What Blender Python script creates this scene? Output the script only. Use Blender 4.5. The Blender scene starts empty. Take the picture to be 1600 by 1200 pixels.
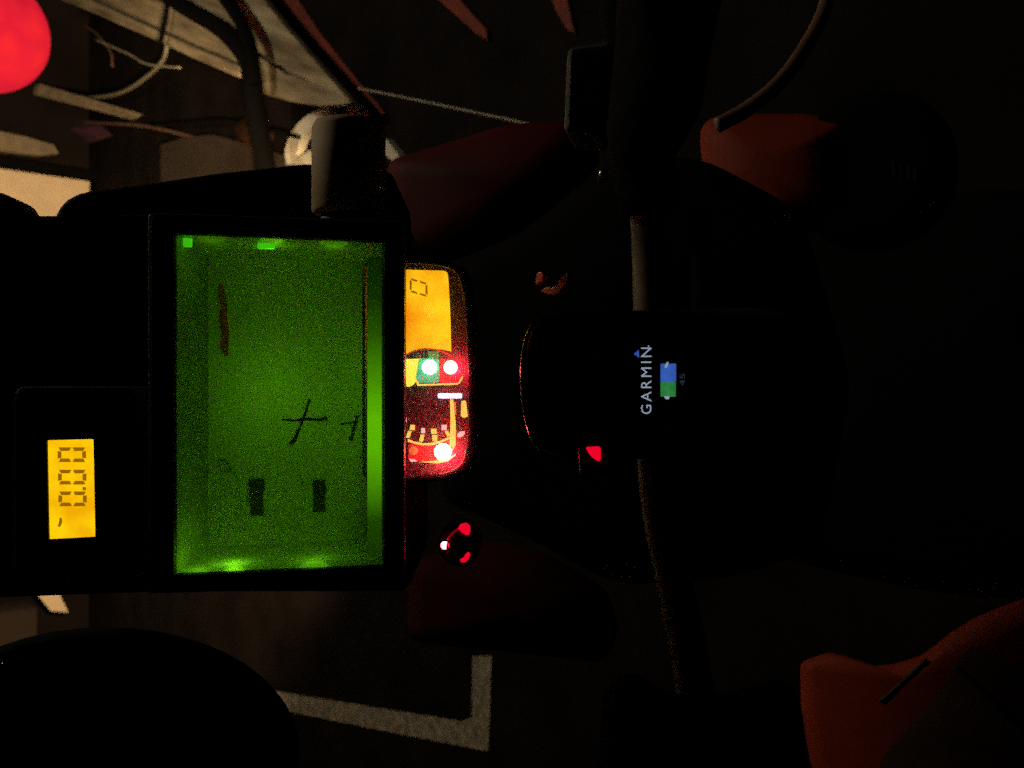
import bpy, bmesh, math, random
from mathutils import Vector, Quaternion, Matrix, noise
random.seed(4)
S = bpy.context.scene
COL = S.collection
R = math.radians

# ------------------------------------------------------------------ camera
# The phone was held on its side: picture up = rider's right (+X), picture left = up.
F = 1385.0                                   # focal length in photograph pixels (1600 wide)
PITCH = R(42)
C = Vector((0, 0, 1.5))
fw = Vector((0, math.cos(PITCH), -math.sin(PITCH)))
up = Vector((0, math.sin(PITCH), math.cos(PITCH)))
XR = Vector((1, 0, 0))
cd = bpy.data.cameras.new('camera')
cam = bpy.data.objects.new('camera', cd); COL.objects.link(cam)
cd.sensor_fit = 'HORIZONTAL'; cd.sensor_width = 36; cd.lens = 36 * F / 1600
cd.clip_start = 0.02; cd.clip_end = 100
m3 = Matrix((-up, XR, -fw)).transposed()
cam.matrix_world = Matrix.Translation(C) @ m3.to_4x4()
cd.dof.use_dof = True; cd.dof.focus_distance = 0.43; cd.dof.aperture_fstop = 15
S.camera = cam

# ------------------------------------------------------------------ world, lights, exposure
W = bpy.data.worlds.new('World'); S.world = W; W.use_nodes = True
W.node_tree.nodes['Background'].inputs['Color'].default_value = (0.55, 0.40, 0.48, 1)
W.node_tree.nodes['Background'].inputs['Strength'].default_value = 0.0009
S.view_settings.view_transform = 'Standard'; S.view_settings.look = 'None'
S.view_settings.exposure = 0; S.view_settings.gamma = 1
S.render.filter_size = 3.0
S.cycles.use_denoising = False
S.cycles.use_adaptive_sampling = True; S.cycles.adaptive_threshold = 0.13; S.cycles.adaptive_min_samples = 10
S.cycles.max_bounces = 8

def lamp(name, kind, loc, power, color, size=0.05, aim=None, **kw):
    l = bpy.data.lights.new(name, kind); l.energy = power; l.color = color
    if kind == 'AREA': l.size = size
    else: l.shadow_soft_size = size
    for k, v in kw.items(): setattr(l, k, v)
    o = bpy.data.objects.new(name, l); COL.objects.link(o); o.location = loc
    if aim is not None:
        o.rotation_euler = (Vector(aim) - Vector(loc)).to_track_quat('-Z', 'Y').to_euler()
    return o
# added area light for the garage's dim light, overhead to the right
lamp('garage_fill', 'AREA', (1.7, 2.7, 2.9), 25, (1.0, 0.86, 0.60), 0.35, (0.6, 1.5, 0.0))
# the motorcycle's own headlight
lamp('headlight', 'SPOT', (0, 0.95, 0.98), 520, (1.0, 0.66, 0.33), 0.06, (0.0, 5.0, 0.75),
     spot_size=R(74), spot_blend=0.4)

# ------------------------------------------------------------------ pixel helpers
def ray(px, py): return fw - up * ((px - 800) / F) + XR * ((600 - py) / F)
def P(px, py, d): return C + ray(px, py) * d
def FL(px, py, z=0.0):
    r = ray(px, py); return C + r * ((z - C.z) / r.z)
class Fr:
    """a tilted plane through a pixel at a depth; tilt > 0: its upper edge leans to the camera"""
    def __init__(s, px, py, d, tilt=0, o=None):
        t = R(tilt); s.o = P(px, py, d) if o is None else o
        s.a = up * math.cos(t) - fw * math.sin(t); s.n = -fw * math.cos(t) - up * math.sin(t)
    def at(s, px, py, h=0.0):
        r = ray(px, py); q = s.o + s.n * h
        return C + r * ((q - C).dot(s.n) / r.dot(s.n))

# ------------------------------------------------------------------ objects
def tag(o, label=None, cat=None, group=None, kind=None):
    for k, v in (('label', label), ('category', cat), ('group', group), ('kind', kind)):
        if v: o[k] = v
    return o
ROOT = {}
def thing(name, loc, label, cat, group=None):
    o = bpy.data.objects.new(name, None); COL.objects.link(o); o.location = loc
    o.empty_display_size = 0.05
    ROOT[o.name] = Vector(loc)
    return tag(o, label, cat, group)
def mk(name, vs, fs, mat, parent=None, smooth=False, bevel=0, origin=None, seg=2):
    if parent is not None: L = ROOT[parent.name]
    elif origin is not None: L = Vector(origin)
    else:
        L = sum((Vector(v) for v in vs), Vector()) / len(vs); L.z = min(v[2] for v in vs)
    me = bpy.data.meshes.new(name)
    me.from_pydata([tuple(Vector(v) - L) for v in vs], [], fs)
    bm = bmesh.new(); bm.from_mesh(me); bmesh.ops.recalc_face_normals(bm, faces=bm.faces)
    bm.to_mesh(me); bm.free()
    me.materials.append(MAT[mat])
    if smooth: me.polygons.foreach_set('use_smooth', [True] * len(me.polygons))
    o = bpy.data.objects.new(name, me); COL.objects.link(o)
    if parent is not None: o.parent = parent
    else: o.location = L
    ROOT[o.name] = L
    if bevel:
        b = o.modifiers.new('bevel', 'BEVEL'); b.width = bevel; b.segments = seg
        b.limit_method = 'ANGLE'; b.angle_limit = R(40); b.harden_normals = False
    return o
def rpoly(pts, r, n=4):
    out = []
    for i, p in enumerate(pts):
        p = Vector(p); a = Vector(pts[i - 1]); b = Vector(pts[(i + 1) % len(pts)])
        da = (a - p); db = (b - p)
        ra = min(r, da.length * .45); rb = min(r, db.length * .45)
        p0 = p + da.normalized() * ra; p1 = p + db.normalized() * rb
        for k in range(n + 1):
            t = k / n
            out.append(tuple(p0 * (1 - t) ** 2 + p * 2 * t * (1 - t) + p1 * t * t))
    return out
def rect(x0, y0, x1, y1, r=0, n=4):
    q = [(x0, y0), (x1, y0), (x1, y1), (x0, y1)]
    return rpoly(q, r, n) if r else q
def ell(cx, cy, rx, ry=None, n=24, a0=0, a1=360):
    ry = ry or rx
    full = abs(a1 - a0) >= 360
    m = n if full else n + 1
    return [(cx + rx * math.cos(R(a0 + (a1 - a0) * i / n)), cy + ry * math.sin(R(a0 + (a1 - a0) * i / n))) for i in range(m)]
def arcband(cx, cy, rx, ry, w, a0, a1, n=20):
    return ell(cx, cy, rx, ry, n, a0, a1) + ell(cx, cy, rx - w, ry - w, n, a1, a0)
def prism_data(poly, fr, h0, h1):
    n = len(poly)
    front = [fr.at(x, y, h1) for x, y in poly]
    back = [v - fr.n * (h1 - h0) for v in front]
    fs = [tuple(range(n)), tuple(range(2 * n - 1, n - 1, -1))]
    fs += [(i, (i + 1) % n, n + (i + 1) % n, n + i) for i in range(n)]
    return front + back, fs
def prism(name, poly, fr, h0, h1, mat, parent=None, **kw):
    v, f = prism_data(poly, fr, h0, h1)
    return mk(name, v, f, mat, parent, **kw)
def multi(name, polys, fr, h0, h1, mat, parent=None, **kw):
    V, Fs = [], []
    for p in polys:
        v, f = prism_data(p, fr, h0, h1); k = len(V)
        V += v; Fs += [tuple(i + k for i in q) for q in f]
    return mk(name, V, Fs, mat, parent, **kw)
def ring(name, outer, inner, fr, h0, h1, mat, parent=None, **kw):
    n = len(outer)
    a = [fr.at(x, y, h1) for x, y in outer]; b = [fr.at(x, y, h1) for x, y in inner]
    dn = fr.n * (h1 - h0)
    v = a + b + [q - dn for q in a] + [q - dn for q in b]; f = []
    for i in range(n):
        j = (i + 1) % n
        f += [(i, j, n + j, n + i), (2*n + i, 3*n + i, 3*n + j, 2*n + j), (i, 2*n + i, 2*n + j, j), (n + i, n + j, 3*n + j, 3*n + i)]
    return mk(name, v, f, mat, parent, **kw)
def catmull(p, n=8):
    q = [p[0] * 2 - p[1]] + list(p) + [p[-1] * 2 - p[-2]]; out = []
    for i in range(1, len(q) - 2):
        for k in range(n):
            t = k / n; a, b, c, d = q[i-1], q[i], q[i+1], q[i+2]
            out.append(.5 * ((2*b) + (c-a)*t + (2*a-5*b+4*c-d)*t*t + (3*b-a-3*c+d)*t**3))
    return out + [p[-1]]
def tube(name, pts, r, mat, parent=None, sides=14, smooth_path=8, radii=None, **kw):
    pts = [Vector(p) for p in pts]
    path = catmull(pts, smooth_path) if smooth_path and len(pts) > 2 else pts
    V, Fs = [], []; n0 = None
    for i, p in enumerate(path):
        t = (path[min(i+1, len(path)-1)] - path[max(i-1, 0)]).normalized()
        if n0 is None: n0 = t.orthogonal().normalized()
        n0 = (n0 - t * n0.dot(t)).normalized(); b = t.cross(n0)
        rr = r if radii is None else radii(i / (len(path) - 1))
        V += [p + (n0 * math.cos(2*math.pi*k/sides) + b * math.sin(2*math.pi*k/sides)) * rr for k in range(sides)]
    m = len(path)
    for i in range(m - 1):
        for k in range(sides):
            j = (k + 1) % sides
            Fs.append((i*sides+k, i*sides+j, (i+1)*sides+j, (i+1)*sides+k))
    Fs += [tuple(range(sides)), tuple(range((m-1)*sides, m*sides))]
    return mk(name, V, Fs, mat, parent, smooth=True, **kw)
def lathe(name, base, axis, prof, mat, parent=None, sides=32, flute=0, **kw):
    """prof: (distance along axis, radius)"""
    ax = Vector(axis).normalized(); e1 = ax.orthogonal().normalized(); e2 = ax.cross(e1)
    V, Fs = [], []
    for z, r in prof:
        for k in range(sides):
            rr = r - (flute if (flute and k % 2) else 0)
            V.append(Vector(base) + ax * z + (e1 * math.cos(2*math.pi*k/sides) + e2 * math.sin(2*math.pi*k/sides)) * rr)
    m = len(prof)
    for i in range(m - 1):
        for k in range(sides):
            j = (k+1) % sides; Fs.append((i*sides+k, i*sides+j, (i+1)*sides+j, (i+1)*sides+k))
    Fs += [tuple(range(sides)), tuple(range((m-1)*sides, m*sides))]
    o = mk(name, V, Fs, mat, parent, **kw)
    if not flute:
        for p in o.data.polygons: p.use_smooth = len(p.vertices) == 4
    return o
def shell(name, poly, fr, h, dome, thick, mat, parent=None, fn=None):
    """a moulded panel: outline in pixels on a plane, domed, with thickness"""
    n = len(poly); cx = sum(p[0] for p in poly) / n; cy = sum(p[1] for p in poly) / n
    V, Fs = [], []; K = 7
    for k in range(1, K + 1):
        t = k / K
        for x, y in poly:
            X, Y = cx + (x - cx) * t, cy + (y - cy) * t
            hh = h + dome * (1 - t ** 2.4) + (fn(X, Y) if fn else 0)
            V.append(fr.at(X, Y, hh))
    c = len(V); V.append(fr.at(cx, cy, h + dome + (fn(cx, cy) if fn else 0)))
    for k in range(K - 1):
        for i in range(n):
            j = (i+1) % n; Fs.append((k*n+i, k*n+j, (k+1)*n+j, (k+1)*n+i))
    for i in range(n): Fs.append((c, i, (i+1) % n))
    o = mk(name, V, Fs, mat, parent, smooth=True)
    s = o.modifiers.new('thickness', 'SOLIDIFY'); s.thickness = thick; s.offset = 0
    return o
def text(name, s, box, fr, h0, h1, mat, parent, fat=0.0, spacing=1.0):
    """lettering whose top points to picture left and which reads upwards; box = x0,y0,x1,y1 pixels"""
    cu = bpy.data.curves.new(name, 'FONT'); cu.body = s; cu.offset = fat; cu.space_character = spacing; cu.resolution_u = 4
    t = bpy.data.objects.new(name, cu); COL.objects.link(t)
    dg = bpy.context.evaluated_depsgraph_get(); dg.update()
    me = bpy.data.meshes.new_from_object(t.evaluated_get(dg))
    vs = [v.co.copy() for v in me.vertices]; fs = [tuple(p.vertices) for p in me.polygons]
    bpy.data.objects.remove(t); bpy.data.curves.remove(cu); bpy.data.meshes.remove(me)
    ax0, ax1 = min(v.x for v in vs), max(v.x for v in vs); ay0, ay1 = min(v.y for v in vs), max(v.y for v in vs)
    x0, y0, x1, y1 = box
    V = [fr.at(x1 - (v.y - ay0) / (ay1 - ay0) * (x1 - x0), y1 - (v.x - ax0) / (ax1 - ax0) * (y1 - y0), h1) for v in vs]
    o = mk(name, V, fs, mat, parent)
    sm = o.modifiers.new('thickness', 'SOLIDIFY'); sm.thickness = abs(h1 - h0); sm.offset = 0
    return o
def box(name, c0, c1, mat, parent=None, bevel=0.0, **kw):
    x0, y0, z0 = c0; x1, y1, z1 = c1
    v = [Vector(q) for q in ((x0,y0,z0),(x1,y0,z0),(x1,y1,z0),(x0,y1,z0),(x0,y0,z1),(x1,y0,z1),(x1,y1,z1),(x0,y1,z1))]
    return mk(name, v, [(0,3,2,1),(4,5,6,7),(0,1,5,4),(1,2,6,5),(2,3,7,6),(3,0,4,7)], mat, parent, bevel=bevel, **kw)

# ------------------------------------------------------------------ materials
MAT = {}
def material(name, base=(.5,.5,.5), rough=.5, metal=0, emit=None, es=0, var=0.0, scale=40, bump=0.0,
             bscale=None, spec=.5, trans=0.0, coat=0.0, base2=None, stretch=None, evar=0.0, rot=0.0, emit2=None, escale=None):
    m = bpy.data.materials.new(name); m.use_nodes = True; nt = m.node_tree; N = nt.nodes; Lk = nt.links
    b = N['Principled BSDF']
    b.inputs['Base Color'].default_value = (*base, 1); b.inputs['Roughness'].default_value = rough
    b.inputs['Metallic'].default_value = metal; b.inputs['Specular IOR Level'].default_value = spec
    b.inputs['Coat Weight'].default_value = coat
    tc = N.new('ShaderNodeTexCoord'); mp = N.new('ShaderNodeMapping'); Lk.new(tc.outputs['Object'], mp.inputs['Vector'])
    if stretch: mp.vector_type = 'TEXTURE'; mp.inputs['Scale'].default_value = [1 / q for q in stretch]; mp.inputs['Rotation'].default_value = (0, 0, rot)
    if var or base2:
        nz = N.new('ShaderNodeTexNoise'); nz.inputs['Scale'].default_value = scale; nz.inputs['Detail'].default_value = 5
        Lk.new(mp.outputs[0], nz.inputs['Vector'])
        mr = N.new('ShaderNodeMapRange'); mr.inputs['From Min'].default_value = .3; mr.inputs['From Max'].default_value = .7
        Lk.new(nz.outputs['Fac'], mr.inputs['Value'])
        mx = N.new('ShaderNodeMix'); mx.data_type = 'RGBA'; Lk.new(mr.outputs[0], mx.inputs[0])
        lo = base2 or tuple(c * (1 - var) for c in base)
        mx.inputs[6].default_value = (*lo, 1); mx.inputs[7].default_value = (*base, 1)
        Lk.new(mx.outputs[2], b.inputs['Base Color'])
        rr = N.new('ShaderNodeMapRange'); rr.inputs['To Min'].default_value = max(.03, rough - .12); rr.inputs['To Max'].default_value = min(1, rough + .12)
        Lk.new(nz.outputs['Fac'], rr.inputs['Value']); Lk.new(rr.outputs[0], b.inputs['Roughness'])
    if bump:
        n2 = N.new('ShaderNodeTexNoise'); n2.inputs['Scale'].default_value = bscale or scale * 4; n2.inputs['Detail'].default_value = 4
        Lk.new(mp.outputs[0], n2.inputs['Vector'])
        bp = N.new('ShaderNodeBump'); bp.inputs['Strength'].default_value = bump; bp.inputs['Distance'].default_value = .002
        Lk.new(n2.outputs['Fac'], bp.inputs['Height']); Lk.new(bp.outputs[0], b.inputs['Normal'])
    if emit:
        b.inputs['Emission Color'].default_value = (*emit, 1); b.inputs['Emission Strength'].default_value = es
        if evar:
            n3 = N.new('ShaderNodeTexNoise'); n3.inputs['Scale'].default_value = scale; n3.inputs['Detail'].default_value = 3
            Lk.new(mp.outputs[0], n3.inputs['Vector'])
            m4 = N.new('ShaderNodeMapRange'); m4.inputs['From Min'].default_value = .3; m4.inputs['From Max'].default_value = .7
            m4.inputs['To Min'].default_value = es * (1 - evar); m4.inputs['To Max'].default_value = es * (1 + evar)
            if emit2:
                n3.inputs['Scale'].default_value = escale or scale
                em = N.new('ShaderNodeMix'); em.data_type = 'RGBA'; em.inputs[6].default_value = (*emit2, 1); em.inputs[7].default_value = (*emit, 1)
                q4 = N.new('ShaderNodeMapRange'); q4.inputs['From Min'].default_value = .35; q4.inputs['From Max'].default_value = .65
                Lk.new(n3.outputs['Fac'], q4.inputs['Value']); Lk.new(q4.outputs[0], em.inputs[0]); Lk.new(em.outputs[2], b.inputs['Emission Color'])
            Lk.new(n3.outputs['Fac'], m4.inputs['Value']); Lk.new(m4.outputs[0], b.inputs['Emission Strength'])
    if trans:
        out = N['Material Output']; tr = N.new('ShaderNodeBsdfTranslucent'); ms = N.new('ShaderNodeMixShader')
        tr.inputs['Color'].default_value = (*base, 1); ms.inputs[0].default_value = trans
        Lk.new(b.outputs[0], ms.inputs[1]); Lk.new(tr.outputs[0], ms.inputs[2]); Lk.new(ms.outputs[0], out.inputs['Surface'])
    MAT[name] = m; return m
def sr(r, g, b, k=1.0):                       # sRGB 0-255 to linear
    def c(v):
        v /= 255; return (v / 12.92 if v <= .04045 else ((v + .055) / 1.055) ** 2.4) * k
    return (c(r), c(g), c(b))
material('black_plastic', (.018,.017,.017), .45, var=.4, scale=60, bump=.15, bscale=900)
material('black_matte', (.014,.013,.013), .7, var=.5, scale=50, bump=.2, bscale=700)
material('black_gloss', (.012,.012,.012), .12)
material('rubber', (.015,.014,.013), .75, var=.4, scale=80, bump=.4, bscale=500)
material('carbon', (.016,.015,.016), .35, var=.5, scale=120)
material('knob_metal', (.50,.33,.18), .7, metal=.0, var=.3, scale=90)
material('bar_metal', (.15,.13,.105), .55, metal=1, var=.5, scale=45)
material('grey_plastic', (.10,.095,.09), .5, var=.3, scale=70)
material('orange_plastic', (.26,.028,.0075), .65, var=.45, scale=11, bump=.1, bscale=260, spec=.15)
material('glint_orange', (.85,.16,.06), .4)
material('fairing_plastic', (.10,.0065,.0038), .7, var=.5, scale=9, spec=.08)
material('fairing_shaded', (.034,.0035,.0025), .8, var=.5, scale=9, spec=.05)  # darker copy of the fairing plastic, shade put into the colour
material('hose_brown', (.16,.085,.055), .55, var=.3, scale=60)
material('soft_black', (.004,.004,.004), .9, var=.4, scale=60, spec=.05)
material('orange_dull', (.62,.085,.02), .55, var=.25, scale=40)
material('decal', (.10,.050,.032), .6, var=.6, scale=30, spec=.15)
material('paper', (.72,.74,.62), .9, var=.14, scale=28, bump=.1, bscale=400, trans=.5)
material('case_inner', (.55,.58,.5), .35, var=.35, scale=60)
material('roller', (.05,.05,.05), .5, var=.4, scale=50)
material('roller_pale', (.30,.26,.2), .6, var=.4, scale=50)
material('dash_face', (.07,.06,.055), .6, var=.4, scale=160)
material('case_top', (.32,.33,.28), .5, var=.35, scale=60)
material('ink', (.012,.012,.012), .9, var=.4, scale=200)
material('red_ink', (.92,.11,.05), .9, var=.4, scale=160, trans=.5)
material('faint_ink', (.30,.32,.22), .9, var=.4, scale=160, trans=.5)
material('green_led', (.2,.6,.1), .4, emit=sr(60,200,20), es=.9)
material('amber_lcd', (.3,.2,.02), .3, emit=sr(255,204,10), es=1.0, evar=.06, scale=70, emit2=sr(248,178,6), escale=90)
material('amber_seg', (.1,.06,.0), .3, emit=sr(160,108,0), es=.8)
material('dash_lcd', (.3,.2,.02), .3, emit=sr(255,200,24), es=1.12, evar=.08, scale=60, emit2=sr(246,140,10), escale=40)
material('dash_seg', (.1,.06,.0), .3, emit=sr(170,98,4), es=.8)
material('dash_yellow', (.4,.4,.1), .3, emit=sr(255,240,70), es=1.1, evar=.06, scale=90)
material('dash_line', (.4,.3,.1), .3, emit=sr(255,214,92), es=1.0)
material('dash_orange', (.4,.2,.05), .3, emit=sr(240,120,60), es=.8)
material('dash_pink', (.4,.2,.2), .3, emit=sr(255,196,190), es=.95)
material('dash_teal', (.05,.3,.2), .3, emit=sr(70,190,130), es=.8, evar=.3, scale=200)
material('dash_red', (.4,.02,.03), .3, emit=sr(214,34,40), es=.55, evar=.3, scale=200)
material('dash_green', (.05,.2,.06), .3, emit=sr(92,140,70), es=.7)
material('dash_blue', (.6,.6,.9), .3, emit=sr(236,226,255), es=1.6)
material('led_green', (.5,1,.8), .3, emit=(.35, 1.0, .72), es=6)
material('led_amber', (1,.6,.4), .3, emit=(1.0, .55, .38), es=6)
material('led_red', (1,.3,.3), .3, emit=(1.0, .10, .13), es=14)
material('led_hot', (1,.6,.4), .3, emit=(1.0, .62, .38), es=10)
material('glint_red', (.6,.0,.03), .15, emit=sr(238,4,40), es=1.0)
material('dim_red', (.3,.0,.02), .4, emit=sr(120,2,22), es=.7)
material('gps_screen', (.002,.002,.003), .10, emit=(.0001,.0001,.0003), es=1)
material('gps_text', (.1,.1,.1), .3, emit=sr(150,164,184), es=.8)
material('gps_blue', (.02,.05,.2), .3, emit=sr(58,98,190), es=.75, evar=.25, scale=300)
material('gps_green', (.02,.2,.05), .3, emit=sr(44,128,62), es=.8, evar=.25, scale=300)
material('gps_delta', (.02,.05,.2), .3, emit=sr(52,84,176), es=.8)
material('red_globe', (.10,.004,.004), .95, emit=sr(236,38,44), es=.78, evar=.22, scale=60, spec=0, emit2=sr(232,26,60), escale=9)
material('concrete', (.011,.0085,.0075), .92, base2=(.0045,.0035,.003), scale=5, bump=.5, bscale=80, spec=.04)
material('floor_paint', (.42,.37,.27), .85, base2=(.13,.11,.075), scale=38, bump=.3, bscale=120)
material('garage_door', (.74,.60,.42), .55, var=.14, scale=9)
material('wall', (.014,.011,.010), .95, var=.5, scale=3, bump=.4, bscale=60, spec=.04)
_d = FL(370,120) - FL(80,0); GR = math.atan2(_d.y, _d.x)
material('wood_pale', (.46,.39,.24), .85, base2=(.12,.09,.05), scale=14, stretch=(.18,1.6,1), rot=GR, bump=.5, bscale=60)
material('wood_grey', (.24,.20,.13), .8, base2=(.14,.115,.08), scale=18, bump=.5, bscale=70)
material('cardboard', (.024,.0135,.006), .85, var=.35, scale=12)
material('pale_plastic', (.68,.66,.55), .45, var=.3, scale=30)
material('pink_plastic', (.42,.22,.17), .5, var=.3, scale=40)
material('strap', (.22,.026,.010), .8, base2=(.09,.012,.006), scale=40, bump=.6, bscale=400)
material('cable_grey', (.26,.24,.17), .5, var=.3, scale=30)
material('mirror_glass', (.02,.02,.02), .05, metal=0, spec=.6)
material('rag_brown', (.045,.022,.012), .95, var=.5, scale=24, bump=.6, bscale=90, spec=.05)
material('steel', (.6,.58,.55), .25, metal=1)
material('purple_cloth', (.09,.018,.05), .9, var=.5, scale=20, bump=.6, bscale=90)
# clear pane: thin acrylic
pm = bpy.data.materials.new('clear_pane'); pm.use_nodes = True; nt = pm.node_tree; nt.nodes.clear()
o_ = nt.nodes.new('ShaderNodeOutputMaterial'); t_ = nt.nodes.new('ShaderNodeBsdfTransparent'); g_ = nt.nodes.new('ShaderNodeBsdfGlossy')
x_ = nt.nodes.new('ShaderNodeMixShader'); fr_ = nt.nodes.new('ShaderNodeFresnel'); fr_.inputs[0].default_value = 1.25
g_.inputs['Roughness'].default_value = .06; t_.inputs['Color'].default_value = (.96,.97,.96,1)
nt.links.new(fr_.outputs[0], x_.inputs[0]); nt.links.new(t_.outputs[0], x_.inputs[1]); nt.links.new(g_.outputs[0], x_.inputs[2]); nt.links.new(x_.outputs[0], o_.inputs['Surface'])
MAT['clear_pane'] = pm
def bloom(name, amount, src=pm):  # scatter added to the pane to give bloom round the lights
    m = src.copy(); m.name = name; t = m.node_tree; out = next(n for n in t.nodes if n.type == 'OUTPUT_MATERIAL'); mx = next(n for n in t.nodes if n.type == 'MIX_SHADER')
    tr = t.nodes.new('ShaderNodeBsdfTranslucent'); tr.inputs['Color'].default_value = (.8,.8,.8,1); m2 = t.nodes.new('ShaderNodeMixShader')
    nz = t.nodes.new('ShaderNodeTexNoise'); nz.inputs['Scale'].default_value = 140; nz.inputs['Detail'].default_value = 6
    mr = t.nodes.new('ShaderNodeMapRange'); mr.inputs['To Min'].default_value = amount*.7; mr.inputs['To Max'].default_value = amount*1.3
    tc = t.nodes.new('ShaderNodeTexCoord'); t.links.new(tc.outputs['Object'], nz.inputs['Vector'])
    t.links.new(nz.outputs['Fac'], mr.inputs['Value']); t.links.new(mr.outputs[0], m2.inputs[0])
    t.links.new(mx.outputs[0], m2.inputs[1]); t.links.new(tr.outputs[0], m2.inputs[2]); t.links.new(m2.outputs[0], out.inputs['Surface'])
    MAT[name] = m
bloom('bloom_window', .05); bloom('bloom_lens', .035)
# lower lip: its reflected light put in as a glow fading towards the ends
lm = bpy.data.materials.new('painted_glow'); lm.use_nodes = True; nt = lm.node_tree; b = nt.nodes['Principled BSDF']
tc = nt.nodes.new('ShaderNodeTexCoord'); sp = nt.nodes.new('ShaderNodeSeparateXYZ'); nt.links.new(tc.outputs['Generated'], sp.inputs[0])
cr = nt.nodes.new('ShaderNodeValToRGB'); nt.links.new(sp.outputs['X'], cr.inputs[0])
e = cr.color_ramp.elements; e[0].position = 0; e[0].color = (.03,)*3 + (1,); e[1].position = 1; e[1].color = (.01,)*3 + (1,)
for p_, v_ in ((.12, .06), (.24, .34), (.36, .60), (.46, .62), (.60, .32), (.74, .10), (.86, .03)):
    q = e.new(p_); q.color = (v_, v_, v_, 1)
b.inputs['Base Color'].default_value = (.3,.5,.2,1); b.inputs['Emission Color'].default_value = (*sr(120,232,4), 1)
nt.links.new(cr.outputs[0], b.inputs['Emission Strength']); MAT['painted_glow'] = lm

# ================================================================== the setting
floor_v = [(-8,-3,0),(8,-3,0),(8,7,0),(-8,7,0)]
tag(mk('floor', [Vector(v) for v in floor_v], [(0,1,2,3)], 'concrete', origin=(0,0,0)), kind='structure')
DOOR_Y = 4.95
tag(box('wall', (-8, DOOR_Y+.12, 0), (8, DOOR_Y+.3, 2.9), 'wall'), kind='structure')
# painted bay line that turns a corner (pale L on the floor)
def floor_poly(name, px, z, mat, **kw):
    v = [FL(x, y, z) for x, y in px]
    return mk(name, v, [tuple(range(len(v)))], mat, **kw)
a = FL(741, 1025, .004); 
Lpx = [(300,1058),(394,1074),(560,1101),(722,1127),(737,1120),(738,1060),(738,1025),(768,1025),(766,1100),(763,1173),(752,1172),(600,1142),(416,1105),(300,1084)]
tag(floor_poly('floor_marking', Lpx, .004, 'floor_paint'), kind='structure')

# garage door ahead, lit by the headlight
def on_y(px, py, Y):
    r = ray(px, py); return C + r * ((Y - C.y) / r.y)
dr = on_y(143, 283, DOOR_Y); dl = on_y(104, 900, DOOR_Y)
z0 = dr.z
gd = thing('garage_door', ((dr.x+dl.x)/2, DOOR_Y, 0), 'pale sectional garage door lit up warm by the headlight', 'garage door')
hz = max(0.02, z0)
k = 0; zz = hz
while zz < 2.3:
    box('door_panel', (dl.x, DOOR_Y, zz+.006), (dr.x, DOOR_Y+.04, zz+.44), 'garage_door', gd, bevel=.008); zz += .45
box('door_frame', (dr.x+.002, DOOR_Y-.02, 0), (dr.x+.05, DOOR_Y+.08, 2.4), 'soft_black', gd)
box('door_frame', (dl.x-.05, DOOR_Y-.02, 0), (dl.x-.002, DOOR_Y+.08, 2.4), 'soft_black', gd)
if hz > .05: box('door_seal', (dl.x, DOOR_Y+.005, 0), (dr.x, DOOR_Y+.05, hz), 'rubber', gd)

# cardboard carton left of the door
def yprism(name, poly, Y, th, mat, parent=None, **kw):
    v = [on_y(x, y, Y) for x, y in poly]; n = len(v)
    return mk(name, v + [q + Vector((0, th, 0)) for q in v], [tuple(range(n)), tuple(range(2*n-1, n-1, -1))] + [(i,(i+1)%n,n+(i+1)%n,n+i) for i in range(n)], mat, parent, **kw)
c_ = on_y(60, 960, 4.85)
cw = thing('wall_cabinet', (c_.x-.35, 5.05, c_.z), 'brown wall cabinet hanging left of the lit garage door', 'cabinet')
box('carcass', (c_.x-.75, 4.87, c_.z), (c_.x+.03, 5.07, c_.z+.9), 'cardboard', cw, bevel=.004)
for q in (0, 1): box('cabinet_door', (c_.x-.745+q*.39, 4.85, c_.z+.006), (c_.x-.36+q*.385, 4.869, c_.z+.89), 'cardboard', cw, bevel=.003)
tag(yprism('wall_plate', [(52,922),(90,922),(107,957),(80,955)], 4.80, .02, 'garage_door', bevel=.001), 'small white plate catching the headlight beside the brown cabinet', 'plate')
tag(yprism('cable_duct', [(-30,198),(-30,232),(60,243),(93,240),(84,226),(40,213)], DOOR_Y+.07, .05, 'wood_grey', bevel=.004), 'short pale duct on the wall beside the lit garage door', 'duct')

# ------------------------------------------------------------------ clutter on the right of the motorcycle
# pallet of pale boards lying on the floor
pal = thing('wooden_pallet', FL(330, 60), 'worn pallet of pale boards lying on the floor by the garage wall', 'pallet')
def board(name, q, z0, z1, mat, parent=None, **kw):
    t = [FL(x, y, z1) for x, y in q]; b_ = [Vector((v.x, v.y, z0)) for v in t]; n = len(q)
    return mk(name, t + b_, [tuple(range(n)), tuple(range(2*n-1, n-1, -1))] + [(i,(i+1)%n,n+(i+1)%n,n+i) for i in range(n)], mat, parent, bevel=.004, **kw)
board('deck_board', [(60,-14),(150,22),(232,58),(300,90),(372,121),(376,104),(300,72),(190,22),(100,-20)], .10, .13, 'wood_pale', pal)
board('deck_board', [(108,-24),(196,18),(302,68),(378,100),(420,135),(470,160),(500,150),(430,105),(330,40),(240,-20)], .095, .128, 'wood_pale', pal)
board('deck_board', [(404,128),(410,146),(450,158),(500,166),(538,163),(548,160),(500,135),(452,116)], .10, .131, 'wood_pale', pal)
board('deck_board', [(246,-26),(336,38),(400,80),(456,114),(520,146),(546,158),(520,128),(440,36),(392,-26)], .10, .129, 'wood_pale', pal)
board('bearer', [(100,0),(380,122),(540,160),(545,155),(400,20),(330,-20)], 0, .094, 'wood_grey', pal)
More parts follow.
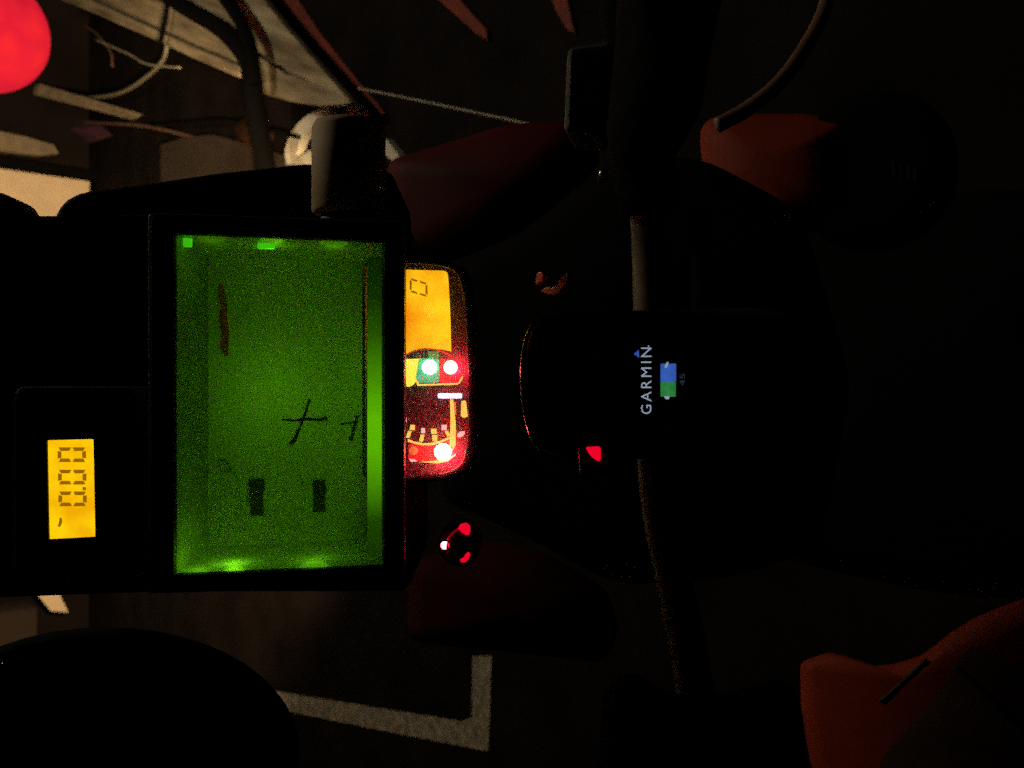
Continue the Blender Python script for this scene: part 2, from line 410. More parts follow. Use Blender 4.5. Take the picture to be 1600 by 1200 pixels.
# battens
b1 = [FL(226,179), FL(216,185)]; b2 = [on_y(58,145,DOOR_Y+.05), on_y(62,130,DOOR_Y+.05)]
bb = b1 + b2; bb += [q + Vector((0,.05,.01)) for q in bb]
tag(mk('timber_batten', bb, [(0,1,2,3),(7,6,5,4),(0,1,5,4),(1,2,6,5),(2,3,7,6),(3,0,4,7)], 'wood_grey', bevel=.004), 'pale narrow timber batten leaning on the wall under the red globe', 'batten')
tag(board('timber_plank', [(250,226),(286,214),(332,210),(400,228),(465,250),(470,285),(250,285)], 0, .03, 'cardboard'), 'brown timber plank lying just beyond the winding knob', 'plank')
# crumpled purple cloth
pv = [(88,192),(120,186),(160,196),(176,212),(140,224),(96,218)]
v = [FL(x, y, 0.01) for x, y in pv]; cc = sum(v, Vector()) / 6 + Vector((0,0,.09))
vm = [(a_*.45 + cc*.55) + Vector((0,0,.02*((i%2)*2-1))) for i, a_ in enumerate(v)]
tag(mk('cloth', v + vm + [cc], [(i,(i+1)%6,6+(i+1)%6,6+i) for i in range(6)] + [(6+i,6+(i+1)%6,12) for i in range(6)], 'purple_cloth', smooth=True), 'crumpled dark purple cloth on the floor between the battens', 'cloth')
def ftube(name, px, z, r, mat, label, cat, zs=None):
    return tag(tube(name, [FL(x, y, (zs[i] if zs else z)) for i, (x, y) in enumerate(px)], r, mat, sides=10), label, cat)
ftube('hose', [(225,-30),(290,12),(345,45),(378,80),(393,115),(398,160),(406,210),(416,270),(420,330)], .16, .032, 'soft_black', 'thick black rubber hose looping across the pale pallet', 'hose')
ftube('hose', [(330,-30),(360,10),(384,50),(394,90),(397,130)], .20, .022, 'soft_black', 'thinner black hose joining the thick one over the pallet', 'hose')
ftube('cable', [(262,-20),(260,20),(254,50),(250,72)], .16, .010, 'soft_black', 'short black cable hanging over the near pallet edge', 'cable')
ftube('cable', [(266,20),(262,60),(256,92),(232,118),(196,142),(160,151),(120,152),(70,146)], .06, .009, 'cable_grey', 'thin pale cable curving from the pallet to the batten', 'cable')
ftube('wire', [(560,138),(640,154),(720,171),(800,188),(850,200)], .5, .0025, 'cable_grey', 'thin taut wire stretched towards the fairing', 'wire')
tag(board('ratchet_strap', [(390,-20),(440,44),(520,128),(560,172),(585,186),(600,176),(560,128),(500,52),(452,-20)], .0, .012, 'strap'), 'wide dull orange strap lying along the pallet', 'strap', 'orange straps on the floor')
tag(board('ratchet_strap', [(660,-20),(700,14),(742,52),(762,64),(760,46),(722,4),(706,-20)], .0, .012, 'strap'), 'short dark orange strap end on the bare floor', 'strap', 'orange straps on the floor')
tag(board('ratchet_strap', [(856,-20),(866,14),(884,46),(898,52),(890,18),(882,-20)], .0, .012, 'strap'), 'dark orange strap tail beside the brake reservoir', 'strap', 'orange straps on the floor')
# more clutter: loose cables and a brown rag behind them
for px, z, r_, m_, lab in (([(60,178),(130,190),(220,196),(300,214),(350,232)], .02, .008, 'hose_brown', 'brown cable trailing past the purple cloth'),
                     ([(150,62),(200,84),(230,100),(282,106)], .3, .004, 'cable_grey', 'fine grey wire crossing the curved pale cable'),
                     ([(128,38),(150,52),(172,80),(176,104)], .02, .006, 'hose_brown', 'faint brown cord on the floor behind the red globe'),
                     ([(240,196),(300,192),(360,190),(430,205),(470,215)], .03, .008, 'soft_black', 'black cord lying between the hose and the brown plank')):
    ftube('cord', px, z, r_, m_, lab, 'cord')
def rag(name, pv, hgt, mat, label):
    n = len(pv); v = [FL(x, y, .008) for x, y in pv]; c = sum(v, Vector()) / n + Vector((0,0,hgt))
    vm = [(a_*.5 + c*.5) + Vector((0,0,.018*((i%2)*2-1))) for i, a_ in enumerate(v)]
    tag(mk(name, v + vm + [c], [(i,(i+1)%n,n+(i+1)%n,n+i) for i in range(n)] + [(n+i,n+(i+1)%n,2*n) for i in range(n)], mat, smooth=True), label, 'rag')
rag('rag', [(366,196),(384,182),(412,186),(430,204),(424,228),(398,236),(372,222)], .06, 'rag_brown', 'crumpled brown rag on the floor beside the black hose')
# pale plastic ring with an eyelet
rc = FL(520, 240, .03)
rg = thing('plastic_ring', (rc.x, rc.y, 0), 'pale plastic ring lying on the floor behind the winding knob', 'ring')
frF = Fr(0, 0, 1, o=Vector((0,0,.03))); frF.n = Vector((0,0,1)); frF.a = Vector((0,1,0))
prism('band', arcband(525, 246, 81, 80, 20, 172, 262, 22), frF, -.03, 0, 'pale_plastic', rg, bevel=.003)
prism('foot', [(446,238),(446,257),(486,257),(490,240),(482,234),(472,243),(462,243),(464,236)], frF, -.028, .002, 'pale_plastic', rg, bevel=.003)
ring('eyelet', ell(556,184,20,20,20), ell(560,186,9,8,20), frF, -.03, .004, 'pink_plastic', rg, bevel=.002)
prism('spoke', rpoly([(505,184),(535,180),(545,198),(505,216),(486,212)],6), frF, -.028, -.002, 'pink_plastic', rg, bevel=.002)
prism('band', [(586,212),(602,216),(624,244),(612,252),(596,236)], frF, -.03, 0, 'pale_plastic', rg, bevel=.002)
# red globe lamp on a cord
gl = P(-24, 50, 2.6)
rgl = thing('globe_lamp', gl, 'glowing round red lamp hanging on a cord', 'lamp')
lathe('globe', gl - up*0, (0,0,1), [(.172*math.sin(t), max(.001,.172*math.cos(t))) for t in [R(a_) for a_ in range(-90,91,9)]], 'red_globe', rgl, sides=40)
tube('cord', [gl + Vector((0,0,.16)), gl + Vector((0,0,1.3))], .006, 'rubber', rgl, smooth_path=0)

# ================================================================== the motorcycle
mc = thing('motorcycle', (0, .62, 0), 'dark rally motorcycle with orange plastics and a metal handlebar', 'motorcycle')
# nav tower plate behind the instruments
TW = Fr(436, 631, .40, 6)
tw = rpoly([(-70,338),(228,335),(470,345),(640,352),(668,420),(668,850),(636,925),(260,925),(-70,937)], 14)
prism('tower_plate', tw, TW, -.140, -.130, 'carbon', mc, bevel=.002)
prism('tower_bracket', [(84,340),(92,324),(104,311),(122,302),(145,297),(230,286),(340,270),(470,256),(560,256),(612,270),(640,330),(650,420),(560,470),(90,470)], TW, -.150, -.143, 'black_plastic', mc, bevel=.002)
lathe('tower_bolt', TW.at(6, 338, -.13), TW.n, [(-.02,.012),(.008,.012),(.011,.010),(.012,.004)], 'black_plastic', mc)
# handlebar
hb = [P(975,-260,.40), P(985,-80,.43), P(995,110,.455), P(1010,290,.475), P(1016,400,.485), P(1018,520,.49), P(1022,690,.49), P(1032,800,.485), P(1058,930,.475), P(1086,1080,.46), P(1100,1260,.44), P(1105,1420,.42)]
tube('handlebar', hb, .0100, 'bar_metal', mc, sides=24, smooth_path=10)
cb = [P(1092,330,.47), P(1100,600,.47), P(1118,800,.465), P(1122,900,.46)]
tube('crossbar', cb, .0055, 'soft_black', mc, sides=16)
for pts in ([P(1014,330,.476), P(995,110,.455), P(985,-80,.43), P(975,-260,.40)], [P(1087,1085,.459), P(1100,1260,.44), P(1105,1420,.42)]):
    tube('grip', pts, .0165, 'soft_black', mc, sides=24, radii=lambda t: .0165 + .0012*math.sin(t*90))
HG = Fr(1000, 1100, .43, -10)
shell('hand_guard', rpoly([(946,1078),(985,1050),(1050,1095),(1120,1090),(1235,1062),(1252,1120),(1262,1300),(930,1300)], 22), HG, -.01, .02, .003, 'soft_black', mc)
HG2 = Fr(1000, 100, .42, -10)
shell('hand_guard', rpoly([(950,220),(966,60),(970,-120),(1150,-120),(1110,60),(1090,180),(1040,262),(975,268)], 22), HG2, 0, .02, .003, 'soft_black', mc)
RV = Fr(915, 150, .44, -12)
rv = prism('brake_reservoir', rpoly([(886,72),(958,62),(938,212),(880,206)], 12), RV, -.035, 0, 'grey_plastic', mc, bevel=.003)
prism('reservoir_cap', rpoly([(890,80),(951,72),(935,200),(886,196)], 8), RV, .0005, .003, 'black_plastic', rv, bevel=.001)
tube('brake_hose', [P(1120,196,.50), P(1165,172,.50), P(1215,132,.50), P(1252,84,.51), P(1282,30,.53), P(1296,-20,.55), P(1300,-90,.58)], .0044, 'hose_brown', mc, sides=14)
# fairing panels (dim red dashboard glow and shade put into their colours)
FA = Fr(780, 280, .56, -22)
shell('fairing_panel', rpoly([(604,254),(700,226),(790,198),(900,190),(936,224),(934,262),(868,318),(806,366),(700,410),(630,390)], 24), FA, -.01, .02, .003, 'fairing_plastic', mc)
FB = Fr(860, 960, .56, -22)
shell('fairing_panel', rpoly([(640,1000),(640,880),(760,846),(850,864),(950,925),(966,985),(944,1034),(860,1022),(760,1012)], 24), FB, -.01, .02, .003, 'fairing_shaded', mc)
# black cockpit cover that fills the space round the steering head
CK = Fr(960, 600, .60, -20)
shell('cockpit_cover', rpoly([(690,420),(800,372),(870,322),(938,268),(985,240),(1100,250),(1250,330),(1330,600),(1280,860),(1120,905),(960,912),(850,850),(740,800),(690,780)], 40), CK, 0, .025, .003, 'soft_black', mc)
# side shrouds
SA = Fr(1180, 230, .60, -30)
shell('side_shroud', rpoly([(1096,206),(1112,186),(1180,181),(1262,182),(1330,190),(1330,330),(1240,372),(1150,340),(1104,292)], 14), SA, 0, .016, .004, 'orange_plastic', mc)
SB = Fr(1420, 1090, .62, -30)
sb = shell('side_shroud', rpoly([(1252,1036),(1292,1022),(1326,1030),(1356,1046),(1400,1041),(1446,1026),(1486,994),(1526,968),(1600,938),(1720,905),(1740,1320),(1330,1320),(1268,1190),(1254,1110)], 10), SB, 0, .012, .004, 'orange_plastic', mc)
prism('shroud_decal', rpoly([(1478,1068),(1516,1006),(1560,1030),(1720,1120),(1720,1310),(1380,1310),(1372,1190)], 16), SB, .013, .0142, 'decal', sb)
tube('shroud_seam', [SB.at(1375,1096,.0135), SB.at(1410,1066,.0135), SB.at(1448,1030,.0125)], .0013, 'rubber', sb, sides=8)
tube('shroud_seam', [SB.at(1488,1040,.016), SB.at(1540,1085,.016), SB.at(1610,1160,.016)], .0016, 'rubber', sb, sides=8)
# filler cap
FC = Fr(1358, 262, .56, -28)
lathe('filler_cap', FC.at(1358, 262, 0), FC.n, [(-.03,.050),(-.004,.050),(0,.046),(.002,.030),(.002,.001)], 'soft_black', mc, sides=48)
for i in range(4):
    prism('cap_rib', rect(1394+i*11, 254+i*2, 1398+i*11, 276+i*2), FC, .002, .0032, 'black_plastic', mc)
# tank hump under the satnav
TK = Fr(1350, 620, .70, -40)
shell('fuel_tank', rpoly([(1080,420),(1250,330),(1500,300),(1800,300),(1800,940),(1500,930),(1250,880),(1090,800)], 60), TK, 0, .05, .004, 'soft_black', mc)
# mirror, its stem leaves the frame
MI = Fr(150, 1190, .42, 4)
mi = lathe('mirror', MI.at(150,1190,0), MI.n, [(-.03,.030),(-.022,.055),(-.006,.064),(0,.0615)], 'soft_black', mc, sides=48)
mi.scale = (1,1,1)
L0 = ROOT['motorcycle']; ctr = MI.at(150,1190,0) - L0
def squash(o, kx, ka):
    for v in o.data.vertices:
        d = v.co - ctr; h = d.dot(MI.n); xx = d.dot(XR); aa = d.dot(MI.a)
        v.co = ctr + MI.n*h + XR*(xx*kx) + MI.a*(aa*ka)
squash(mi, .97, 1.47)
mg = lathe('mirror_glass', MI.at(150,1190,.0005), MI.n, [(0,.058),(.0012,.057)], 'mirror_glass', mi, sides=48)
squash(mg, .97, 1.47)
tube('mirror_stem', [P(330,1330,.45), P(560,1380,.46), P(860,1360,.455), P(1095,1230,.445)], .005, 'black_plastic', mc)
for (x, y, d) in ((944,272,.50),(992,318,.48)):
    lathe('bolt', P(x,y,d), -fw, [(-.01,.0032),(.001,.0032),(.002,.002)], 'steel', mc, sides=12)
# dashboard and LED reflections, added as an orange shape and a glowing red one
OC = Fr(860, 440, .43, -42)
prism('dash_glint', [(843,455),(849,450),(855,449),(858,446),(860,450),(869,447),(877,431),(886,426),(889,431),(885,443),(875,457),(866,461),(856,460)], OC, -.004, 0, 'glint_orange', mc, bevel=.0005)
prism('dash_glint', [(838,446),(836,440),(839,426),(845,424),(850,430),(847,438),(842,442)], OC, -.004, 0, 'glint_orange', mc, bevel=.0005)
SW = Fr(925, 728, .405, -10)
sw = prism('bar_switch', rpoly([(902,690),(950,690),(950,745),(905,745)], 10), SW, -.03, -.001, 'black_plastic', mc, bevel=.002)
prism('led_glint', rpoly([(915,699),(933,698),(938,700),(938,720),(935,721),(925,715),(919,707)], 2), SW, -.001, .002, 'glint_red', sw, bevel=.0004)

# ================================================================== roadbook holder
RB = Fr(436, 631, .40, 6)
rb = thing('roadbook_holder', RB.at(436,631,-.06), 'black roadbook holder with its window glowing green', 'roadbook holder')
outer = rpoly([(229,331),(632,345),(632,915),(231,928)], 10)
inner = rpoly([(273,365),(599,378),(599,884),(273,898)], 3)
ring('case_frame', outer, inner, RB, -.006, 0, 'black_plastic', rb, bevel=.0022)
# recess walls, from the window opening back to the scroll
DEP = -.060
def wall4(name, p, q, mat):
    a0, a1 = RB.at(*p[0], -.0062), RB.at(*p[1], -.0062); b0, b1 = RB.at(*q[0], DEP), RB.at(*q[1], DEP)
    o = mk(name, [a0, a1, b1, b0], [(0,1,2,3)], mat, rb)
    s = o.modifiers.new('thickness', 'SOLIDIFY'); s.thickness = .0015; s.offset = 0; return o
bk = [(324,402),(590,408),(590,842),(324,856)]            # back corners: top right, bottom right, bottom left, top left
ft = [(272,363),(600,376),(600,886),(272,900)]
wall4('side_wall', (ft[0], ft[1]), (bk[0], bk[1]), 'case_inner')
wall4('side_wall', (ft[2], ft[3]), (bk[2], bk[3]), 'case_inner')
wall4('top_wall', (ft[3], ft[0]), (bk[3], bk[0]), 'case_top')
wall4('bottom_wall', (ft[1], ft[2]), (bk[1], bk[2]), 'roller_pale')
# outer shell of the case
def shellwall(name, p, q):
    v = []
    for x, y in (p, q):
        a_ = RB.at(x, y, -.0064); v += [a_, a_ - RB.n*.115]
    o = mk(name, [v[0], v[1], v[3], v[2]], [(0,1,2,3)], 'black_plastic', rb)
    s = o.modifiers.new('thickness', 'SOLIDIFY'); s.thickness = .002; s.offset = 0
cs = [(233,335),(628,349),(628,911),(235,924)]
for i in range(4): shellwall('case_wall', cs[i], cs[(i+1)%4])
prism('case_back', cs, RB, -.1235, -.1215, 'black_plastic', rb)
# rollers
lathe('roller', RB.at(562,846,-.081), XR, [(0,.0075),(.150,.0075)], 'roller_pale', rb, sides=24)
# front of the lower lip, its lit look painted as a glow
st = [RB.at(574,402,-.012), RB.at(598,402,-.012), RB.at(598,868,-.012), RB.at(574,868,-.012)]
ls = mk('lit_lip', st + [v - RB.n*.004 for v in st], [(0,1,2,3),(7,6,5,4),(0,1,5,4),(1,2,6,5),(2,3,7,6),(3,0,4,7)], 'painted_glow', rb)
# small diodes in the side walls
for x, y, hh, s_ in ((415,381,-.020,13), (292,378,-.014,6)):
    prism('diode', rect(x-s_, y-8, x+s_, y+7, 2), RB, hh-.003, hh, 'green_led', rb)
prism('clear_window', rpoly([(271,363),(601,376),(601,886),(271,900)],3), RB, -.0055, -.0045, 'bloom_window', rb)
# winding knob on the right-hand side
kb = RB.at(545, 345, -.030); 
kn = lathe('winding_knob', kb, XR, [(-.004,.011),(.002,.011),(.003,.0165),(.0045,.0178),(.044,.0178),(.047,.0165),(.0475,.004)], 'knob_metal', rb, sides=64)
lathe('knob_collar', kb, XR, [(-.003,.0135),(.0024,.0135)], 'black_plastic', kn)
# the green light of the holder
GREEN = (.25, 1.0, .012)
lamp('roadbook_backlight', 'POINT', RB.at(445,610,-.092), .0175, GREEN, .016)
lamp('roadbook_strip_light', 'AREA', RB.at(584,640,-.016), .0055, GREEN, .08, RB.at(440,640,-.06), shape='RECTANGLE', size_y=.006)
lamp('roadbook_wall_light', 'POINT', RB.at(365,862,-.022), .0040, GREEN, .004)
lamp('roadbook_wall_light', 'POINT', RB.at(490,858,-.022), .0030, GREEN, .008)  # added to carry the glow along the left side wall
lamp('roadbook_wall_light', 'POINT', RB.at(310,878,-.014), .0012, GREEN, .006)
lamp('roadbook_wall_light', 'POINT', RB.at(425,396,-.022), .0022, GREEN, .006)
lamp('roadbook_wall_light', 'POINT', RB.at(520,400,-.024), .0012, GREEN, .008)
lamp('roadbook_wall_light', 'POINT', RB.at(330,392,-.022), .0008, GREEN, .008)
# the paper scroll: a sheet that bends back over the lower roller
NX, V, Fs = 1, [], []
prof = [(322, DEP+.001), (360, DEP+.001), (420, DEP+.0013), (480, DEP+.0015), (520, DEP+.0015), (538, DEP+.0012), (552, DEP-.0005), (564, DEP-.0035), (574, DEP-.008), (580, DEP-.014)]
NY = 24
for x, h in prof:
    for j in range(NY+1):
        t = j/NY
        y0_, y1_ = 399 + (x-324)*.02, 860 - (x-324)*.05
        V.append(RB.at(x, y0_ + (y1_-y0_)*t, h + .0004*math.sin(t*9+x*.02)))
for i in range(len(prof)-1):
    for j in range(NY): Fs.append((i*(NY+1)+j, i*(NY+1)+j+1, (i+1)*(NY+1)+j+1, (i+1)*(NY+1)+j))
sc_ = thing('paper_scroll', RB.at(440,631,DEP), 'paper scroll with handwritten crosses inside the green window', 'scroll')
mk('paper', V, Fs, 'paper', sc_, smooth=True)
def stroke(name, px, w, mat, h=DEP+.0024):
    n = len(px); V, Fs = [], []
    for i, (x, y) in enumerate(px):
        a_ = Vector(px[max(i-1,0)]); b_ = Vector(px[min(i+1,n-1)]); d = (b_-a_).normalized(); nn = Vector((-d.y, d.x))
        ww = w[i] if isinstance(w, (list, tuple)) else w
        for s_ in (-1, 1): V.append(RB.at(x+nn.x*ww*s_, y+nn.y*ww*s_, h))
    for i in range(n-1): Fs.append((2*i, 2*i+1, 2*i+3, 2*i+2))
    return mk(name, V, Fs, mat, sc_)
stroke('pen_stroke', [(440,656),(460,657),(480,655),(500,656),(512,653)], [1.4,1.8,2.2,2.2,3.6], 'ink')
stroke('pen_stroke', [(484,624),(479,640),(473,656),(468,670),(460,688),(453,695)], [2,2,2,2,3.2,3.4], 'ink', DEP+.0026)
stroke('pen_stroke', [(528,663),(545,661),(560,659)], [1.2,1.5,1.6], 'ink', DEP+.0012)
stroke('pen_stroke', [(559,648),(555,662),(552,676),(548,689)], [2.4,2.4,2.6,2.4], 'ink', DEP+.0014)
def fuzz(x0,y0,x1,y1,n=9,a_=1.5):
    pts=[]
    for i in range(n): pts.append((x0+random.uniform(-a_,a_), y0+(y1-y0)*i/(n-1)))
    for i in range(n): pts.append((x1+random.uniform(-a_,a_), y1+(y0-y1)*i/(n-1)))
    return pts
def patch(name, poly, mat, h=DEP+.0024):
    v = [RB.at(x, y, h) for x, y in poly]
    return mk(name, v, [tuple(range(len(v)))], mat, sc_)
patch('printed_block', fuzz(390,748,412,806), 'ink')
patch('printed_block', fuzz(489,750,508,800), 'ink')
stroke('red_note', [(344,444),(347,462),(350,480),(348,500),(352,520),(350,540),(354,556)], [3,6,4.5,7,6,7,3], 'red_ink')
stroke('pencil_loop', [(340,718),(352,720),(362,732),(356,738),(346,736),(340,728),(352,724),(366,740),(372,752)], .9, 'faint_ink')
stroke('pencil_loop', [(468,742),(474,752),(470,762)], .8, 'faint_ink')

# ================================================================== trip meter
TM = Fr(110, 765, .405, 6)
tm = thing('trip_meter', TM.at(110,765,-.02), 'black trip meter with a lit amber display reading 0.00', 'trip meter')
prism('housing', rect(18,604,214,912,22,6), TM, -.035, 0, 'black_plastic', tm, bevel=.002)
lcd_t = [(73,688),(146,686),(149,839),(76,843)]
ring('bezel', rpoly([(66,681),(153,679),(156,846),(69,850)],4,3), rpoly(lcd_t,2,3), TM, .0002, .0018, 'black_matte', tm)
dsp = prism('display', rpoly(lcd_t,1.5,3), TM, .0002, .0006, 'amber_lcd', tm)
def digit0(x0, x1, y0, y1, w, g=2.0, slant=0.0):
    """a seven-segment zero; x0 = top of the figure, y0 = its right side"""
    xm = (x0+x1)/2; S_ = lambda pts: [(x, y + slant*(x-x0)) for x, y in pts]
    out = [S_([(x0,y0+w),(x0+w,y0+w+g),(x0+w,y1-w-g),(x0,y1-w)]), S_([(x1-w,y0+w+g),(x1,y0+w),(x1,y1-w),(x1-w,y1-w-g)])]
    for a0, a1 in ((x0+1.5, xm-g), (xm+g, x1-1.5)):
        out.append(S_([(a0,y0),(a1,y0),(a1-w*.5,y0+w),(a0+w*.5,y0+w)])); out.append(S_([(a0+w*.5,y1-w),(a1-w*.5,y1-w),(a1,y1),(a0,y1)]))
    return out
for i, (ya, yb) in enumerate(((699,722),(734,757),(768,791))):
    multi('digit', digit0(90+i*.6, 134+i*.6, ya, yb, 5.6, 1.4), TM, .0006, .0010, 'amber_seg', tm)
prism('decimal_point', rect(129,761,134,766), TM, .0006, .0010, 'amber_seg', tm)
prism('minus_sign', [(93,809),(96,809),(97,816),(94,823),(90,823),(92,816)], TM, .0006, .0010, 'amber_seg', tm)

# ================================================================== dashboard
DB = Fr(680, 580, .478, 2)
db = thing('dashboard', DB.at(680,580,-.03), 'motorcycle dashboard with orange display and bright warning lights', 'dashboard')
hs = rpoly([(560,408),(640,404),(700,410),(728,424),(738,470),(744,580),(744,680),(736,728),(708,744),(636,750),(560,752)], 18)
prism('housing', hs, DB, -.03, 0, 'dash_face', db, bevel=.002)
ring('rim', rpoly([(570,404),(640,402),(704,408),(734,422),(744,470),(750,580),(750,682),(742,732),(710,750),(636,756),(570,758)],14), rpoly([(566,415),(636,411),(692,415),(716,426),(726,470),(732,580),(732,680),(724,724),(700,739),(640,745),(566,747)],14), DB, -.002, .0100, 'black_gloss', db, bevel=.001)
prism('speed_display', [(590,421),(628,421),(694,423),(699,426),(701,440),(704,500),(705,549),(690,546),(670,545),(650,548),(634,554),(590,556)], DB, 0, .0005, 'dash_lcd', db)
multi('digit', digit0(640,668,434,456,3.2,1.2,.30), DB, .0006, .0009, 'dash_seg', db)
prism('display_arc', arcband(668,575,46,31,2.2,205,325,22), DB, .0006, .0012, 'orange_dull', db)
prism('side_display', rpoly([(590,564),(634,561),(660,560),(664,572),(656,590),(645,602),(638,605),(628,600),(590,598)],3), DB, 0, .0005, 'dash_yellow', db)
prism('indicator_window', rpoly([(655,560),(686,560),(686,598),(654,598),(649,592)],4), DB, .0006, .0009, 'dash_teal', db)
prism('indicator_window', rpoly([(686.5,560),(708,560),(719,578),(722,588),(717,598),(686.5,598)],4), DB, .0006, .0009, 'dash_red', db)
prism('display_tab', [(669,549),(686,549),(686,559.5),(670,559.5)], DB, .0006, .0009, 'dash_green', db)
multi('window_outline', [[(652,600),(716,598.5),(716,601),(652,603)], [(648,592),(650.5,592),(655,600),(652,602)], [(716,598),(722,588),(724,589),(718,600)]], DB, .0007, .0012, 'dash_line', db)
def led(cx, cy, r, mat, name='warning_light'):
    return lathe(name, DB.at(cx,cy,.0009), DB.n, [(0,r),(r*.4,r*.93),(r*.75,r*.65),(r*.95,r*.25),(r,.0001)], mat, db, sides=24)
led(671,574,.0040,'led_green'); led(704,574,.0037,'led_amber'); led(692,706,.0046,'led_hot')
prism('high_beam_bar', rect(684,614.5,722,622.5,3), DB, 0, .0012, 'dash_blue', db)
prism('tacho_column', [(703,624),(708,624),(712,660),(712,694),(708,704),(702,704),(704,660)], DB, 0, .0006, 'dash_line', db)
prism('tacho_column', [(708.5,628),(712,628),(713,648),(709.5,648)], DB, 0, .0005, 'dash_orange', db)
prism('fuel_bar', rpoly([(721,626),(728,626),(731,651),(724,653),(720,650)],2), DB, 0, .0007, 'dash_line', db)
prism('tacho_arc', [(637,686),(648,690),(662,692.5),(676,692),(690,688),(704,682),(704,685),(690,691.5),(676,695.5),(662,696),(648,693.5),(637,690)], DB, .0009, .0013, 'dash_line', db)
tk = [([(641,664),(648,664),(648,672),(640,672)],[(638,673),(643,674),(640,684),(634,684)]), ([(658,669),(664,669),(664,677),(658,677)],[(657,679),(663,679),(661,690),(655,690)]),
      ([(673,670),(682,670),(682,678),(674,678)],[(675,679.5),(683,679.5),(683,690),(676,690)]), ([(690,664),(698,664),(698,672),(690,672)],[(695,674),(699,673),(704,680),(699,683)])]
for i, (a_, b_) in enumerate(tk):
    prism('tacho_mark', a_, DB, 0, .0006, 'dash_pink' if i % 2 else 'dash_line', db)
    prism('tacho_tick', b_, DB, 0, .0006, 'dash_line', db)
prism('tacho_mark', rect(629,652,635,661,1), DB, 0, .0006, 'dash_pink', db)
prism('tacho_mark', rpoly([(715,677),(721,674),(727,674),(724,681),(718,684),(714,682)],2), DB, 0, .0006, 'dash_pink', db)
prism('tacho_mark', [(639,717),(648,718),(652,721),(642,722)], DB, .0009, .0014, 'dash_pink', db)
prism('warning_window', rpoly([(637,694),(704,694),(712,702),(711,714),(700,721),(638,720)],4), DB, 0, .0006, 'dash_red', db)
lathe('unlit_warning_light', DB.at(646,704,.0007), DB.n, [(0,.0024),(.0012,.0018),(.0016,.0003)], 'dash_orange', db, sides=20)
prism('display_edge', [(654,722),(680,720),(700,716),(712,708),(712,712),(700,721),(684,724)], DB, .0008, .0012, 'dash_line', db)
RED = (1.0, .012, .04)
prism('clear_cover', rpoly([(574,408),(640,407),(700,413),(728,426),(738,470),(745,580),(745,680),(737,728),(708,745),(636,751),(574,753)],14), DB, .0105, .0115, 'bloom_lens', db)
lamp('warning_glow', 'POINT', DB.at(698,711,.0075), .085, RED, .003)
lamp('warning_glow', 'POINT', DB.at(712,577,.0075), .034, RED, .003)
lamp('warning_glow', 'POINT', DB.at(668,574,.011), .0010, (1,.5,.1), .003)
lamp('display_glow', 'POINT', DB.at(665,480,.02), .004, (1,.33,.03), .004)

# ================================================================== warning lamp and push button under the dashboard
WB = Fr(715, 852, .478, 0)
wb = thing('push_button', WB.at(715,852,-.02), 'black round push button with a red light beside it', 'push button')
prism('button_panel', ell(718,852,34,34,36), WB, -.02, 0, 'soft_black', wb, bevel=.0015)
lathe('button', WB.at(724,852,0), WB.n, [(0,.0088),(.006,.0088),(.0085,.0072),(.009,.0055),(.0082,.0045),(.0082,.0003)], 'black_gloss', wb, sides=40)
lathe('light', WB.at(695,852,0), WB.n, [(0,.0022),(.0012,.0020),(.002,.001),(.0022,.0001)], 'led_red', wb, sides=20)
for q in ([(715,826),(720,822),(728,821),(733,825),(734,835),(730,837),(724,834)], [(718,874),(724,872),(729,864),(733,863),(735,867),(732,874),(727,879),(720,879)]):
    prism('led_reflection', rpoly(q,2), WB, .0002, .0095, 'glint_red', wb, bevel=.0004)  # LED reflections on the button, painted as glowing pieces
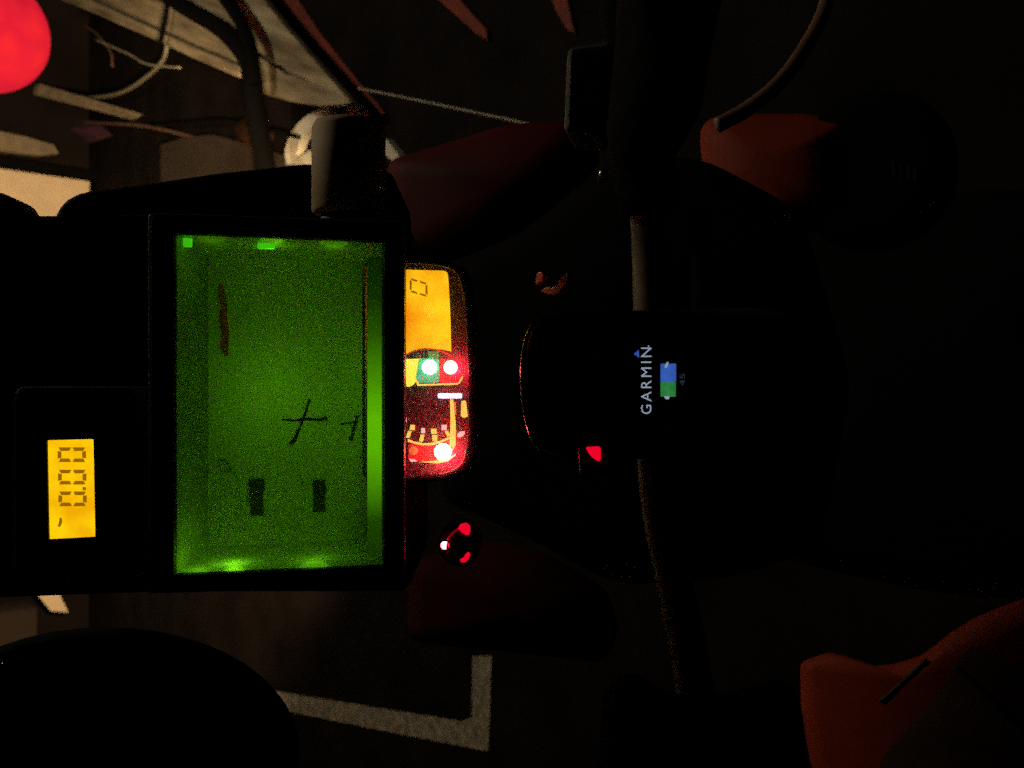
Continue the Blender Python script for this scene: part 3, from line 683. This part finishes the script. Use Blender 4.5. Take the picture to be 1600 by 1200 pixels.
for q in ([(699,843),(706,834),(716,826)], [(699,862),(708,869),(719,877)]):
    tube('painted_glow', [WB.at(x, y, .006) for x, y in q], .0006, 'dim_red', wb, sides=8)  # thin red reflection lines, painted as glowing tubes
lamp('button_glow', 'POINT', WB.at(694,852,.008), .003, RED, .002)

# ================================================================== satnav
GP = Fr(1030, 600, .41, -10)
gp = thing('satnav', GP.at(1030,600,-.03), 'dark handheld satnav starting up with its maker logo on the screen', 'satnav')
gb = [(816,580),(818,540),(828,510),(846,494),(880,486),(1180,480),(1236,490),(1256,520),(1260,600),(1256,680),(1236,712),(1180,722),(884,716),(850,708),(832,690),(820,640)]
prism('housing', rpoly(gb,16,4), GP, -.032, -.003, 'black_plastic', gp, bevel=.004, seg=3)
tube('rim', [GP.at(x,y,-.006) for x,y in [(846,497),(830,512),(820,540),(816,580),(818,625),(824,660),(834,688),(846,704)]], .0011, 'steel', gp, sides=10)
prism('face', rpoly([(850,505),(1230,500),(1238,600),(1230,702),(854,698),(842,600)],18), GP, -.003, -.0012, 'black_gloss', gp, bevel=.0006)
prism('screen', rpoly([(896,516),(1188,512),(1188,690),(898,686)],6), GP, -.0012, -.0008, 'gps_screen', gp)
text('maker_lettering', 'GARMIN', (1001.5,543,1018,647), GP, -.0009, -.0006, 'gps_text', gp, fat=.001, spacing=1.3)
prism('maker_delta', [(990,553),(998,546.5),(999,559.5)], GP, -.0008, -.0005, 'gps_delta', gp)
prism('trade_mark', ell(1013.5,541,1.4,1.4,10), GP, -.0008, -.0005, 'gps_text', gp)
prism('logo_block', rect(1032,568,1056.5,597,2), GP, -.0008, -.0005, 'gps_blue', gp)
prism('logo_block', rect(1032,597,1056,620,2), GP, -.0008, -.0005, 'gps_green', gp)
prism('logo_tip', [(1038,574),(1042,565.5),(1045,565.5),(1042,575)], GP, -.0005, -.0003, 'gps_text', gp)
prism('logo_tip', rpoly([(1037,619),(1046,619),(1046,624),(1040,624)],1.5), GP, -.0005, -.0003, 'gps_text', gp)
material('gps_small', (.05,.05,.05), .3, emit=sr(52,62,70), es=.6)
text('small_lettering', '45', (1062,584,1070,603), GP, -.0008, -.0005, 'gps_small', gp)
